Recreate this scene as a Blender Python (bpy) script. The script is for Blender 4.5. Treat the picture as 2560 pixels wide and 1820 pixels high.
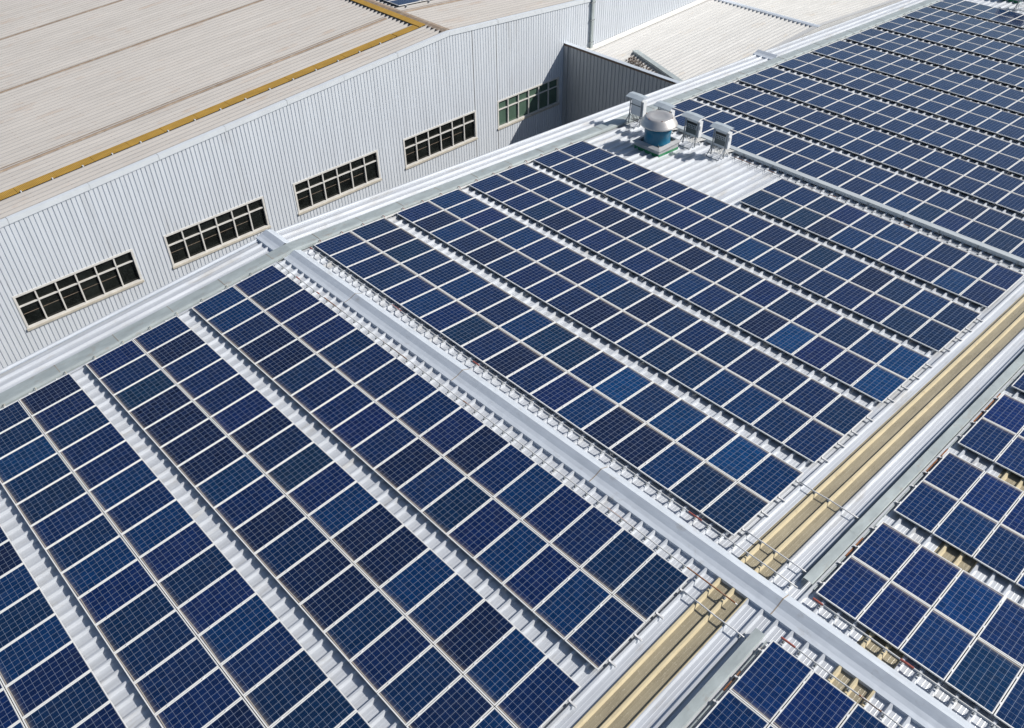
import bpy, bmesh, math, random
from mathutils import Vector, Matrix
random.seed(7)
R = math.radians
for o in list(bpy.data.objects): bpy.data.objects.remove(o)
scene = bpy.context.scene
COL = scene.collection

# ------------------------------------------------------------------ camera
CAM = Vector((24.133, -12.019, 16.698))
RIGHT = Vector((0.68907, 0.72460, -0.01240)).normalized()
DOWN = Vector((0.46420, -0.45500, -0.75990))
DOWN = (DOWN - RIGHT * DOWN.dot(RIGHT)).normalized()
FWD = RIGHT.cross(DOWN).normalized()
FPX = 2142.83                                    # focal length in pixels of the 2560 wide photograph
cam = bpy.data.cameras.new('camera'); cam_o = bpy.data.objects.new('camera', cam); COL.objects.link(cam_o)
m = Matrix((RIGHT, -DOWN, -FWD)).transposed().to_4x4(); m.translation = CAM
cam_o.matrix_world = m
cam.sensor_fit = 'HORIZONTAL'; cam.sensor_width = 36.0; cam.lens = 36.0 * FPX / 2560
cam.clip_start = 0.1; cam.clip_end = 2000
scene.camera = cam_o
scene.render.resolution_x = 1024; scene.render.resolution_y = 728
scene.render.engine = 'CYCLES'

def project(p):
    d = Vector(p) - CAM
    z = d.dot(FWD)
    if z < 0.1: return None
    return (1280 + FPX * d.dot(RIGHT) / z, 910 + FPX * d.dot(DOWN) / z, z)

# ------------------------------------------------------------------ light
SUN = Vector((0.85, 0.94, 1.0)).normalized()
world = bpy.data.worlds.new('World'); scene.world = world; world.use_nodes = True
wn = world.node_tree
sky = wn.nodes.new('ShaderNodeTexSky'); sky.sky_type = 'NISHITA'; sky.sun_disc = False
sky.sun_elevation = math.asin(SUN.z); sky.sun_rotation = math.atan2(SUN.x, SUN.y)
sky.altitude = 50; sky.air_density = 1.0; sky.dust_density = 1.0; sky.ozone_density = 1.5
bg = wn.nodes['Background']; bg.inputs['Strength'].default_value = 0.075
wn.links.new(sky.outputs['Color'], bg.inputs['Color'])
sl = bpy.data.lights.new('sun', 'SUN'); sl.energy = 5.0; sl.angle = R(0.53); sl.color = (1.0, 0.95, 0.88)
so = bpy.data.objects.new('sun', sl); COL.objects.link(so)
so.rotation_euler = (-SUN).to_track_quat('-Z', 'Y').to_euler()
scene.view_settings.view_transform = 'Standard'; scene.view_settings.look = 'None'
scene.view_settings.gamma = 1.0; scene.view_settings.exposure = 0.12

# ------------------------------------------------------------------ helpers
def material(name, color, rough=0.5, metal=0.0, spec=0.5, var=0.0, scale=(1, 1, 1), dirt=None, dirt_amt=0.0, dirt_scale=(1, 1, 1), bump=0.0):
    mt = bpy.data.materials.new(name); mt.use_nodes = True
    nt = mt.node_tree; b = nt.nodes['Principled BSDF']
    b.inputs['Base Color'].default_value = (*color, 1); b.inputs['Roughness'].default_value = rough
    b.inputs['Metallic'].default_value = metal; b.inputs['Specular IOR Level'].default_value = spec
    if var or dirt:
        tc = nt.nodes.new('ShaderNodeTexCoord')
        mp = nt.nodes.new('ShaderNodeMapping'); mp.inputs['Scale'].default_value = scale
        nt.links.new(tc.outputs['Object'], mp.inputs['Vector'])
        nz = nt.nodes.new('ShaderNodeTexNoise'); nz.inputs['Scale'].default_value = 1.0; nz.inputs['Detail'].default_value = 6
        nz.inputs['Roughness'].default_value = 0.65
        nt.links.new(mp.outputs['Vector'], nz.inputs['Vector'])
        rp = nt.nodes.new('ShaderNodeValToRGB')
        rp.color_ramp.elements[0].position = 0.3; rp.color_ramp.elements[1].position = 0.7
        lo = tuple(max(0, c * (1 - var)) for c in color); hi = tuple(min(1, c * (1 + var)) for c in color)
        rp.color_ramp.elements[0].color = (*lo, 1); rp.color_ramp.elements[1].color = (*hi, 1)
        nt.links.new(nz.outputs['Fac'], rp.inputs['Fac'])
        out = rp.outputs['Color']
        if dirt:
            mp2 = nt.nodes.new('ShaderNodeMapping'); mp2.inputs['Scale'].default_value = dirt_scale
            mp2.inputs['Location'].default_value = (3.7, 1.3, 9.1)
            nt.links.new(tc.outputs['Object'], mp2.inputs['Vector'])
            n2 = nt.nodes.new('ShaderNodeTexNoise'); n2.inputs['Scale'].default_value = 1.0; n2.inputs['Detail'].default_value = 8
            n2.inputs['Roughness'].default_value = 0.7
            nt.links.new(mp2.outputs['Vector'], n2.inputs['Vector'])
            r2 = nt.nodes.new('ShaderNodeValToRGB')
            r2.color_ramp.elements[0].position = 0.62 - dirt_amt * 0.3; r2.color_ramp.elements[1].position = 0.85 - dirt_amt * 0.2
            nt.links.new(n2.outputs['Fac'], r2.inputs['Fac'])
            mx = nt.nodes.new('ShaderNodeMixRGB'); mx.inputs['Color2'].default_value = (*dirt, 1)
            nt.links.new(r2.outputs['Color'], mx.inputs['Fac']); nt.links.new(out, mx.inputs['Color1'])
            out = mx.outputs['Color']
        nt.links.new(out, b.inputs['Base Color'])
        rr = nt.nodes.new('ShaderNodeMapRange'); rr.inputs['To Min'].default_value = max(0.02, rough - 0.1); rr.inputs['To Max'].default_value = min(1, rough + 0.12)
        nt.links.new(nz.outputs['Fac'], rr.inputs['Value']); nt.links.new(rr.outputs['Result'], b.inputs['Roughness'])
        if bump:
            bp = nt.nodes.new('ShaderNodeBump'); bp.inputs['Strength'].default_value = bump; bp.inputs['Distance'].default_value = 0.02
            nt.links.new(nz.outputs['Fac'], bp.inputs['Height']); nt.links.new(bp.outputs['Normal'], b.inputs['Normal'])
    return mt

class MB:
    """collects shapes and links them as ONE mesh object"""
    def __init__(self): self.v = []; self.f = []; self.mi = []; self.smooth = False
    def add(self, vs, fs, mi=0):
        n = len(self.v); self.v += [tuple(p) for p in vs]
        for f in fs: self.f.append(tuple(i + n for i in f)); self.mi.append(mi)
    def box(self, x0, x1, y0, y1, z0, z1, mi=0, fn=None):
        vs = [(x, y, z) for z in (z0, z1) for y in (y0, y1) for x in (x0, x1)]
        if fn: vs = [fn(*p) for p in vs]
        self.add(vs, [(0, 2, 3, 1), (4, 5, 7, 6), (0, 1, 5, 4), (2, 6, 7, 3), (0, 4, 6, 2), (1, 3, 7, 5)], mi)
    def bar(self, a, b, w, h=None, mi=0, up=(0, 0, 1)):
        h = h or w; a = Vector(a); b = Vector(b); d = (b - a).normalized(); u = Vector(up)
        if abs(d.dot(u)) > 0.95: u = Vector((0, 1, 0))
        s = d.cross(u).normalized(); t = s.cross(d).normalized()
        vs = [p + s * (i * w / 2) + t * (j * h / 2) for p in (a, b) for i, j in ((-1, -1), (1, -1), (1, 1), (-1, 1))]
        self.add(vs, [(0, 3, 2, 1), (4, 5, 6, 7), (0, 1, 5, 4), (1, 2, 6, 5), (2, 3, 7, 6), (3, 0, 4, 7)], mi)
    def tube(self, pts, r, n=8, mi=0, cap=True):
        pts = [Vector(p) for p in pts]; rings = []
        for i, p in enumerate(pts):
            d = (pts[min(i + 1, len(pts) - 1)] - pts[max(i - 1, 0)]).normalized()
            u = Vector((0, 0, 1)) if abs(d.z) < 0.9 else Vector((1, 0, 0))
            s = d.cross(u).normalized(); t = s.cross(d)
            rings.append([p + s * (r * math.cos(k * 2 * math.pi / n)) + t * (r * math.sin(k * 2 * math.pi / n)) for k in range(n)])
        vs = [q for g in rings for q in g]; fs = []
        for i in range(len(pts) - 1):
            for k in range(n):
                fs.append((i * n + k, i * n + (k + 1) % n, (i + 1) * n + (k + 1) % n, (i + 1) * n + k))
        if cap: fs += [tuple(range(n))[::-1], tuple((len(pts) - 1) * n + k for k in range(n))]
        self.add(vs, fs, mi)
    def lathe(self, prof, c, n=48, mi=0):
        vs = []; fs = []
        for r, z in prof:
            for k in range(n):
                a = 2 * math.pi * k / n; vs.append((c[0] + r * math.cos(a), c[1] + r * math.sin(a), c[2] + z))
        for i in range(len(prof) - 1):
            for k in range(n): fs.append((i * n + k, i * n + (k + 1) % n, (i + 1) * n + (k + 1) % n, (i + 1) * n + k))
        fs.append(tuple((len(prof) - 1) * n + k for k in range(n)))
        self.add(vs, fs, mi)
    def strip(self, rows, mi=0):
        """grid of points: rows of equal length joined by quads"""
        n = len(rows[0]); vs = [p for r in rows for p in r]; fs = []
        for i in range(len(rows) - 1):
            for k in range(n - 1): fs.append((i * n + k, i * n + k + 1, (i + 1) * n + k + 1, (i + 1) * n + k))
        self.add(vs, fs, mi)
    def build(self, name, mats, parent=None, smooth=False):
        me = bpy.data.meshes.new(name); me.from_pydata(self.v, [], self.f)
        if not isinstance(mats, (list, tuple)): mats = [mats]
        for mt in mats: me.materials.append(mt)
        for p, i in zip(me.polygons, self.mi): p.material_index = i; p.use_smooth = smooth
        me.validate(); me.update()
        o = bpy.data.objects.new(name, me); COL.objects.link(o)
        if parent: o.parent = parent
        return o

def tag(o, label=None, cat=None, group=None, kind=None):
    if label: o['label'] = label
    if cat: o['category'] = cat
    if group: o['group'] = group
    if kind: o['kind'] = kind
    return o
def thing(name, label, cat, loc=(0, 0, 0), group=None):
    o = bpy.data.objects.new(name, None); COL.objects.link(o); o.location = loc; o.empty_display_size = 0.2
    return tag(o, label, cat, group)

# ------------------------------------------------------------------ measures of the main roof
SR, SL = R(3.396), R(4.231)                       # slopes right (y > 0) and left (y < 0) of the ridge
TR, TL = math.tan(SR), math.tan(SL)
PAN, RIBH = -0.165, 0.08                          # roof pan under the panel plane, rib height
def roof_z(y, h=0.0): return (-y * TR if y > 0 else y * TL) + h
PITCH = 0.389
def rib_profile(x0, x1, phase, pitch=PITCH, wb=0.125, wt=0.050, h=RIBH, crease=0.0025):
    """(x, z) polyline of a ribbed sheet between x0 and x1"""
    pts = []; k = math.floor((x0 - phase) / pitch) - 1
    while phase + k * pitch - pitch < x1 + pitch:
        c = phase + k * pitch
        pts += [(c - wb / 2, 0), (c - wt / 2, h), (c + wt / 2, h), (c + wb / 2, 0)]
        if crease:
            q = c + pitch / 2
            for e in (-0.045, 0.045): pts += [(q + e - 0.012, 0), (q + e - 0.004, crease), (q + e + 0.004, crease), (q + e + 0.012, 0)]
        k += 1
    out = []
    for (xa, za), (xb, zb) in zip(pts, pts[1:]):
        if xb < x0 or xa > x1: continue
        def at(x): return za + (zb - za) * (x - xa) / (xb - xa) if xb > xa else za
        a = (max(xa, x0), at(max(xa, x0))); b = (min(xb, x1), at(min(xb, x1)))
        if not out: out.append(a)
        out.append(b)
    return out

# ------------------------------------------------------------------ materials
M = {}
M['zinc'] = material('zincalume_sheet', (0.58, 0.61, 0.65), 0.38, 0.28, 0.5, 0.10, (7, 0.35, 3), (0.40, 0.38, 0.34), 0.25, (2.2, 0.5, 1), 0.06)
M['cap'] = material('ridge_cap_zinc', (0.58, 0.63, 0.69), 0.40, 0.2, 0.5, 0.07, (1.2, 5, 4), (0.36, 0.35, 0.33), 0.15, (1.5, 2, 1), 0.15)
M['flash'] = material('galvanised_flashing', (0.42, 0.47, 0.47), 0.45, 0.3, 0.5, 0.14, (3, 1.2, 3), (0.33, 0.27, 0.22), 0.2, (4, 2, 4), 0.1)
M['gutter'] = material('grey_cable_tray', (0.50, 0.54, 0.56), 0.45, 0.2, 0.5, 0.08, (0.6, 6, 6))
M['frame'] = material('anodised_frame', (0.80, 0.80, 0.78), 0.40, 0.1, 0.5, 0.05, (9, 9, 9))
M['alu'] = material('aluminium_rail', (0.70, 0.70, 0.70), 0.45, 0.15, 0.5, 0.06, (8, 8, 8))
M['pipe'] = material('galvanised_conduit', (0.62, 0.62, 0.61), 0.5, 0.1, 0.5, 0.1, (3, 8, 8))
M['whitepipe'] = material('white_conduit', (0.72, 0.72, 0.70), 0.4, 0, 0.5, 0.06, (3, 3, 8))
M['rust'] = material('rusty_steel', (0.25, 0.10, 0.04), 0.8, 0, 0.3, 0.4, (6, 20, 20), (0.42, 0.36, 0.30), 0.4, (5, 5, 5))
M['redjoint'] = material('red_primer', (0.34, 0.10, 0.08), 0.7, 0, 0.3, 0.25, (20, 20, 20))
M['joint'] = material('sealant_line', (0.30, 0.25, 0.20), 0.8, 0, 0.3, 0.3, (9, 30, 9))
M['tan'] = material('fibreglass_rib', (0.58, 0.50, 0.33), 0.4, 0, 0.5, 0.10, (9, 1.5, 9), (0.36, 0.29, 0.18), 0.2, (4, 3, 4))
M['white'] = material('white_box_paint', (0.66, 0.68, 0.70), 0.4, 0, 0.5, 0.04, (5, 5, 5))
M['steel'] = material('grey_steel', (0.30, 0.32, 0.33), 0.5, 0.3, 0.5, 0.1, (8, 8, 8))
M['canopy'] = material('canopy_sheet', (0.50, 0.56, 0.60), 0.4, 0.25, 0.5, 0.06, (5, 5, 5))
M['black'] = material('black_plastic_and_shade', (0.012, 0.013, 0.015), 0.4)  # plastic parts; also painted under the solar panels as shade
M['dark'] = material('dark_louvre', (0.10, 0.12, 0.125), 0.45, 0, 0.5, 0.1, (6, 6, 6))
M['blue'] = material('blue_drum_paint', (0.004, 0.12, 0.22), 0.4, 0, 0.5, 0.12, (3, 3, 2), (0.05, 0.16, 0.2), 0.15, (6, 6, 3))
M['hood'] = material('spun_aluminium_hood', (0.60, 0.58, 0.56), 0.36, 0.55, 0.5, 0.06, (2, 2, 12))
M['green'] = material('green_kerb_paint', (0.02, 0.19, 0.08), 0.5, 0, 0.5, 0.2, (5, 5, 5))
M['kerb'] = material('grey_kerb_sheet', (0.42, 0.43, 0.44), 0.5, 0.2, 0.5, 0.12, (3, 3, 5))
M['wall'] = material('wall_cladding', (0.64, 0.68, 0.73), 0.5, 0.1, 0.5, 0.05, (3, 3, 0.25), (0.45, 0.46, 0.47), 0.12, (0.5, 0.9, 0.12))
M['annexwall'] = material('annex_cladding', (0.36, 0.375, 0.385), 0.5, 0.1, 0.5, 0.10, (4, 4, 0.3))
M['coping'] = material('wall_capping', (0.66, 0.70, 0.74), 0.45, 0.1, 0.5, 0.04, (2, 2, 2))
M['lap'] = material('rust_stained_lap', (0.27, 0.21, 0.16), 0.75, 0, 0.3, 0.25, (6, 1.1, 6), (0.45, 0.40, 0.33), 0.35, (7, 3, 7))
M['winframe'] = material('window_frame', (0.62, 0.61, 0.58), 0.5, 0, 0.5, 0.10, (3, 3, 3))
M['sill'] = material('window_sill', (0.47, 0.44, 0.38), 0.6, 0, 0.4, 0.15, (3, 3, 3))
M['pane'] = material('dark_pane', (0.010, 0.012, 0.011), 0.12, 0, 0.35, 0.7, (0.3, 0.8, 1.6))
M['greenpane'] = material('green_blind_pane', (0.075, 0.125, 0.095), 0.15, 0, 0.4, 0.10, (1, 1, 1))
M['bronze'] = material('rusty_gutter_lip', (0.13, 0.085, 0.06), 0.6, 0.2, 0.4, 0.3, (3, 9, 9))
M['annexroof'] = material('annex_roof_sheet', (0.55, 0.55, 0.54), 0.42, 0.2, 0.5, 0.06, (5, 0.3, 3), (0.47, 0.40, 0.31), 0.12, (1.2, 0.35, 1))
M['ground'] = material('concrete_yard', (0.22, 0.22, 0.21), 0.9, 0, 0.3, 0.2, (0.3, 0.3, 0.3))
M['leaf'] = material('dry_leaf', (0.13, 0.095, 0.075), 0.8, 0, 0.3, 0.7, (9, 9, 9), (0.42, 0.38, 0.35), 0.5, (14, 14, 14))
M['post'] = material('gable_wall_sheet', (0.5, 0.52, 0.54), 0.5, 0.1, 0.5, 0.06, (3, 3, 0.5))

def beige_roof():
    """old beige ribbed sheet with rows of dark fixing screws"""
    mt = material('old_beige_roof_sheet', (0.39, 0.375, 0.36), 0.6, 0, 0.4, 0.09, (2.0, 0.25, 1), (0.34, 0.27, 0.22), 0.22, (1.6, 0.4, 1))
    nt = mt.node_tree; b = nt.nodes['Principled BSDF']; src = b.inputs['Base Color'].links[0].from_socket
    tc = nt.nodes.new('ShaderNodeTexCoord'); sp = nt.nodes.new('ShaderNodeSeparateXYZ'); nt.links.new(tc.outputs['Object'], sp.inputs[0])
    def mth(op, a, bb=None):
        n = nt.nodes.new('ShaderNodeMath'); n.operation = op
        for i, v in enumerate((a, bb)):
            if v is None: continue
            if isinstance(v, (int, float)): n.inputs[i].default_value = v
            else: nt.links.new(v, n.inputs[i])
        return n.outputs[0]
    def near(s, pitch, off):
        f = mth('FRACT', mth('DIVIDE', mth('ADD', s, off), pitch)); return mth('MULTIPLY', mth('ABSOLUTE', mth('SUBTRACT', f, 0.5)), pitch)
    dx = near(sp.outputs['X'], 0.333, 0.0); dy = near(sp.outputs['Y'], 1.45, 145)
    d = mth('SQRT', mth('ADD', mth('MULTIPLY', dx, dx), mth('MULTIPLY', dy, dy)))
    dot = nt.nodes.new('ShaderNodeMapRange'); dot.inputs['From Min'].default_value = 0.015; dot.inputs['From Max'].default_value = 0.045
    dot.inputs['To Min'].default_value = 0.6; dot.inputs['To Max'].default_value = 0
    nt.links.new(d, dot.inputs['Value'])
    mx = nt.nodes.new('ShaderNodeMixRGB'); mx.inputs['Color2'].default_value = (0.20, 0.15, 0.12, 1)
    nt.links.new(dot.outputs['Result'], mx.inputs['Fac']); nt.links.new(src, mx.inputs['Color1']); nt.links.new(mx.outputs['Color'], b.inputs['Base Color'])
    return mt
M['beige'] = beige_roof()

def walkway_mat():
    mt = material('yellow_grating', (0.50, 0.30, 0.055), 0.6, 0, 0.4, 0.18, (4, 1.2, 4))
    nt = mt.node_tree; b = nt.nodes['Principled BSDF']; src = b.inputs['Base Color'].links[0].from_socket
    tc = nt.nodes.new('ShaderNodeTexCoord'); w = nt.nodes.new('ShaderNodeTexWave'); w.wave_type = 'BANDS'; w.bands_direction = 'Y'
    w.inputs['Scale'].default_value = 5.2; nt.links.new(tc.outputs['Object'], w.inputs['Vector'])
    mx = nt.nodes.new('ShaderNodeMixRGB'); mx.blend_type = 'MULTIPLY'; mx.inputs['Fac'].default_value = 0.5
    nt.links.new(src, mx.inputs['Color1']); nt.links.new(w.outputs['Color'], mx.inputs['Color2']); nt.links.new(mx.outputs['Color'], b.inputs['Base Color'])
    return mt
M['yellow'] = walkway_mat()

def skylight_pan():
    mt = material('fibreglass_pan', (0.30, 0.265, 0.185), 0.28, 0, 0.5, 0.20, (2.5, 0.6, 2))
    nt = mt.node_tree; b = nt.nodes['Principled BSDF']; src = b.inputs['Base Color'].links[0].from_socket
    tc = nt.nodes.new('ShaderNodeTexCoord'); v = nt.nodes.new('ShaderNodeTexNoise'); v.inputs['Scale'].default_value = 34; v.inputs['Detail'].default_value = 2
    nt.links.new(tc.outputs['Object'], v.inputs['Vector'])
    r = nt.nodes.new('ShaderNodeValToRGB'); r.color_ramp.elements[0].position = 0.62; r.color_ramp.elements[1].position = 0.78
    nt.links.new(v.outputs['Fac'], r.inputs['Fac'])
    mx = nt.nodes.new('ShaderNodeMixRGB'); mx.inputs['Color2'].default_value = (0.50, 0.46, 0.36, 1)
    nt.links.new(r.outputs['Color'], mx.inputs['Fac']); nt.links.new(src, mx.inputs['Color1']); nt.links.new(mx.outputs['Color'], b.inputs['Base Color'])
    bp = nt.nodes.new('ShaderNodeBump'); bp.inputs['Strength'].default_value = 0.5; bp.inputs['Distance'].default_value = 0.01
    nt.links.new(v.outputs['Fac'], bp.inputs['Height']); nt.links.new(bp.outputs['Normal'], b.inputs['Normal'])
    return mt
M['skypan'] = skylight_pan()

PW, PL = 0.990, 1.575                             # panel size
def cell_mat(name, per_island):
    mt = bpy.data.materials.new(name); mt.use_nodes = True
    nt = mt.node_tree; b = nt.nodes['Principled BSDF']; N = nt.nodes; Lk = nt.links
    def mth(op, a, bb=None, c=None):
        n = N.new('ShaderNodeMath'); n.operation = op
        for i, v in enumerate((a, bb, c)):
            if v is None: continue
            if isinstance(v, (int, float)): n.inputs[i].default_value = v
            else: Lk.new(v, n.inputs[i])
        return n.outputs[0]
    def mix(f, a, bb):
        n = N.new('ShaderNodeMixRGB')
        for i, v in enumerate((f, a, bb)):
            if isinstance(v, tuple): n.inputs[i].default_value = (*v, 1)
            elif isinstance(v, (int, float)): n.inputs[i].default_value = v
            else: Lk.new(v, n.inputs[i])
        return n.outputs[0]
    def ramp(v, a, bb, lo=0.0, hi=1.0):
        n = N.new('ShaderNodeMapRange'); n.interpolation_type = 'SMOOTHSTEP'; n.inputs['From Min'].default_value = a; n.inputs['From Max'].default_value = bb
        n.inputs['To Min'].default_value = lo; n.inputs['To Max'].default_value = hi; Lk.new(v, n.inputs['Value']); return n.outputs['Result']
    uv = N.new('ShaderNodeUVMap'); sp = N.new('ShaderNodeSeparateXYZ'); Lk.new(uv.outputs['UV'], sp.inputs[0])
    u, v = sp.outputs['X'], sp.outputs['Y']        # metres from the panel centre
    CX, CY = 0.1555, 0.1518
    def line(s, pitch, n, off=0.0):
        f = mth('FRACT', mth('ADD', mth('DIVIDE', s, pitch), 50 + n / 2 + off))
        return mth('MULTIPLY', mth('MINIMUM', f, mth('SUBTRACT', 1.0, f)), pitch)
    gx = line(u, CX, 6); gy = line(v, CY, 10)
    grid = mth('MAXIMUM', ramp(gx, 0.0012, 0.0042, 1, 0), ramp(gy, 0.001, 0.0036, 0.8, 0))
    bus = ramp(line(u, CX / 3, 18, 0.5), 0.001, 0.0028, 0.22, 0)
    outx = ramp(mth('ABSOLUTE', u), CX * 3 - 0.001, CX * 3 + 0.002); outy = ramp(mth('ABSOLUTE', v), CY * 5 - 0.001, CY * 5 + 0.002)
    margin = mth('MAXIMUM', outx, outy)
    # base cell colour per panel, with polycrystalline flakes and per-cell tone
    if per_island:
        geo = N.new('ShaderNodeNewGeometry'); cr = N.new('ShaderNodeValToRGB')
        cr.color_ramp.elements[0].color = (0.002, 0.012, 0.055, 1); cr.color_ramp.elements[1].color = (0.001, 0.017, 0.070, 1)
        Lk.new(geo.outputs['Random Per Island'], cr.inputs['Fac']); base = cr.outputs['Color']; rnd = geo.outputs['Random Per Island']
    else:
        oi = N.new('ShaderNodeObjectInfo'); base = oi.outputs['Color']; rnd = oi.outputs['Random']
    cmb = N.new('ShaderNodeCombineXYZ'); Lk.new(u, cmb.inputs[0]); Lk.new(v, cmb.inputs[1]); Lk.new(mth('MULTIPLY', rnd, 37.0), cmb.inputs[2])
    vo = N.new('ShaderNodeTexVoronoi'); vo.inputs['Scale'].default_value = 42; Lk.new(cmb.outputs[0], vo.inputs['Vector'])
    hs = N.new('ShaderNodeSeparateXYZ'); Lk.new(vo.outputs['Color'], hs.inputs[0])
    cu = mth('FLOOR', mth('DIVIDE', u, CX)); cv = mth('FLOOR', mth('DIVIDE', v, CY))
    c2 = N.new('ShaderNodeCombineXYZ'); Lk.new(cu, c2.inputs[0]); Lk.new(cv, c2.inputs[1]); Lk.new(mth('MULTIPLY', rnd, 91.0), c2.inputs[2])
    wn_ = N.new('ShaderNodeTexWhiteNoise'); Lk.new(c2.outputs[0], wn_.inputs['Vector'])
    k = mth('ADD', mth('MULTIPLY', hs.outputs[0], 0.30), mth('ADD', mth('MULTIPLY', wn_.outputs['Value'], 0.28), 0.71))
    sc = N.new('ShaderNodeVectorMath'); sc.operation = 'SCALE'; Lk.new(base, sc.inputs[0]); Lk.new(k, sc.inputs['Scale'])
    colr = mix(bus, sc.outputs[0], (0.16, 0.19, 0.26))
    colr = mix(grid, colr, (0.27, 0.32, 0.42))
    colr = mix(margin, colr, (0.50, 0.51, 0.52))
    # dust: thin film everywhere, a caked line along the downhill edge (v = -PL/2)
    nz = N.new('ShaderNodeTexNoise'); nz.inputs['Scale'].default_value = 3.5; nz.inputs['Detail'].default_value = 7; nz.inputs['Roughness'].default_value = 0.7
    Lk.new(cmb.outputs[0], nz.inputs['Vector'])
    film = ramp(nz.outputs['Fac'], 0.45, 0.85, 0.0, 0.04)
    edge = mth('ADD', mth('ADD', v, PL / 2), mth('MULTIPLY', mth('SUBTRACT', nz.outputs['Fac'], 0.5), 0.14))
    cake = ramp(edge, 0.03, 0.17, 0.55, 0.0)
    line2 = mth('ABSOLUTE', mth('SUBTRACT', mth('ADD', v, PL / 2), mth('ADD', 0.050, mth('MULTIPLY', mth('MULTIPLY', u, mth('SUBTRACT', rnd, 0.5)), 0.07))))
    tide = ramp(line2, 0.004, 0.014, 0.75, 0.0)
    inner = ramp(mth('ADD', v, PL / 2), 0.03, 0.06, 0.35, 0.0)
    colr = mix(film, colr, (0.30, 0.26, 0.22))
    colr = mix(mth('MAXIMUM', mth('MULTIPLY', cake, 0.35), inner), colr, (0.36, 0.32, 0.26))
    colr = mix(tide, colr, (0.52, 0.46, 0.37))
    Lk.new(colr, b.inputs['Base Color'])
    b.inputs['Roughness'].default_value = 0.11; b.inputs['IOR'].default_value = 1.45; b.inputs['Specular IOR Level'].default_value = 0.5
    Lk.new(ramp(nz.outputs['Fac'], 0.3, 0.8, 0.07, 0.20), b.inputs['Roughness'])
    return mt
M['cell'] = cell_mat('solar_cells', False); M['cell_far'] = cell_mat('solar_cells_far', True)

# ------------------------------------------------------------------ main building: ribbed warehouse roof
X0, X1 = -1.95, 31.0
YR, YL = 62.0, -24.0
SKY = ((18.615, 19.46), (21.73, 22.60))           # two fibreglass strips
warehouse = thing('warehouse', 'long warehouse with low ribbed zinc roof carrying the rows of solar panels', 'warehouse')
PHR, PHL = 17.975, 17.905
def sheet(x0, x1, right, name, mats, split=False):
    ph = PHR if right else PHL
    prof = rib_profile(x0, x1, ph)
    y0, y1 = (0.02, YR) if right else (-0.02, YL)
    mb = MB(); n = 40
    ys = [y0 + (y1 - y0) * i / n for i in range(n + 1)]
    rows = [[(x, y, roof_z(y, PAN + z)) for x, z in prof] for y in ys]
    if not right: rows = rows[::-1]
    if split:
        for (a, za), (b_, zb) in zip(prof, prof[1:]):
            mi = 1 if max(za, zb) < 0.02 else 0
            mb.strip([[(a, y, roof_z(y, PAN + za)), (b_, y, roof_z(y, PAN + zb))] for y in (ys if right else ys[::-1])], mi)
    else: mb.strip(rows)
    return mb.build(name, mats, warehouse)
edges = [X0, SKY[0][0], SKY[0][1], SKY[1][0], SKY[1][1], X1]
for right in (True, False):
    for i in range(5):
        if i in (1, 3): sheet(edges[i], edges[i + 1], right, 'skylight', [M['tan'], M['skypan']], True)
        else: sheet(edges[i], edges[i + 1], right, 'roof_sheet', M['zinc'])
# gable wall under the roof edge
mb = MB()
for y0, y1 in ((YL, 0), (0, YR)):
    mb.add([(X0 + 0.12, y0, -10), (X0 + 0.12, y1, -10), (X0 + 0.12, y1, roof_z(y1, PAN - 0.02)), (X0 + 0.12, y0, roof_z(y0, PAN - 0.02))], [(0, 1, 2, 3)])
mb.build('gable_wall', M['post'], warehouse)
# gable edge trim
mb = MB()
for sgn, ye in ((1, YR), (-1, YL)):
    for a, b_ in ((0, ye),):
        for (xa, za, xb, zb) in ((X0 - 0.03, PAN + 0.012, X0 + 0.16, PAN + 0.035), (X0 - 0.03, PAN + 0.012, X0 - 0.03, PAN - 0.16)):
            mb.add([(xa, a, roof_z(a, za)), (xb, a, roof_z(a, zb)), (xb, b_, roof_z(b_, zb)), (xa, b_, roof_z(b_, za))], [(0, 1, 2, 3)])
mb.build('edge_trim', M['cap'], warehouse)

# ridge cap in lapped lengths, scalloped skirt on the near side
def cap_profile(dz=0.0): return [(-0.43, -0.112 + dz), (-0.30, -0.100 + dz), (-0.17, -0.070 + dz), (-0.06, -0.020 + dz), (0.035, 0.020 + dz), (0.16, -0.040 + dz), (0.29, -0.098 + dz)]
cuts = [-0.12, 3.6, 9.03, 14.55, 20.05, 25.5, 31.0]
def ridge_cap(xa, xb, dz, cy=0.0, cz=0.0, name='ridge_cap'):
    mb = MB(); n = max(2, int((xb - xa) / 0.13)); rows = []
    for i in range(n + 1):
        x = xa + (xb - xa) * i / n
        w = random.uniform(-0.002, 0.002)
        rows.append([(x, cy + y, cz + z + (w if 0 < k < 6 else 0)) for k, (y, z) in enumerate(cap_profile(dz))])
    mb.strip([r for r in rows][::-1])
    y, z = cap_profile(dz)[0]
    mb.add([(xa, cy + y, cz + z), (xb, cy + y, cz + z), (xb, cy + y - 0.012, cz + z - 0.11), (xa, cy + y - 0.012, cz + z - 0.11)], [(0, 1, 2, 3)])
    return mb.build(name, M['cap'], warehouse)
for i in range(6):
    c = ridge_cap(cuts[i], cuts[i + 1], 0.003 * (i % 2))
    mb = MB(); x = cuts[i + 1]
    mb.strip([[(x + e, y, z + 0.0045) for y, z in cap_profile(0.003)] for e in (0.012, -0.012)])
    mb.build('cap_joint', M['joint'], c)
ridge_cap(-2.02, -0.72, 0.012, name='ridge_cap')
ridge_cap(-2.06, -0.74, 0.03, 32.15, roof_z(32.15) + 0.02, name='cover_cap')

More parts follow.
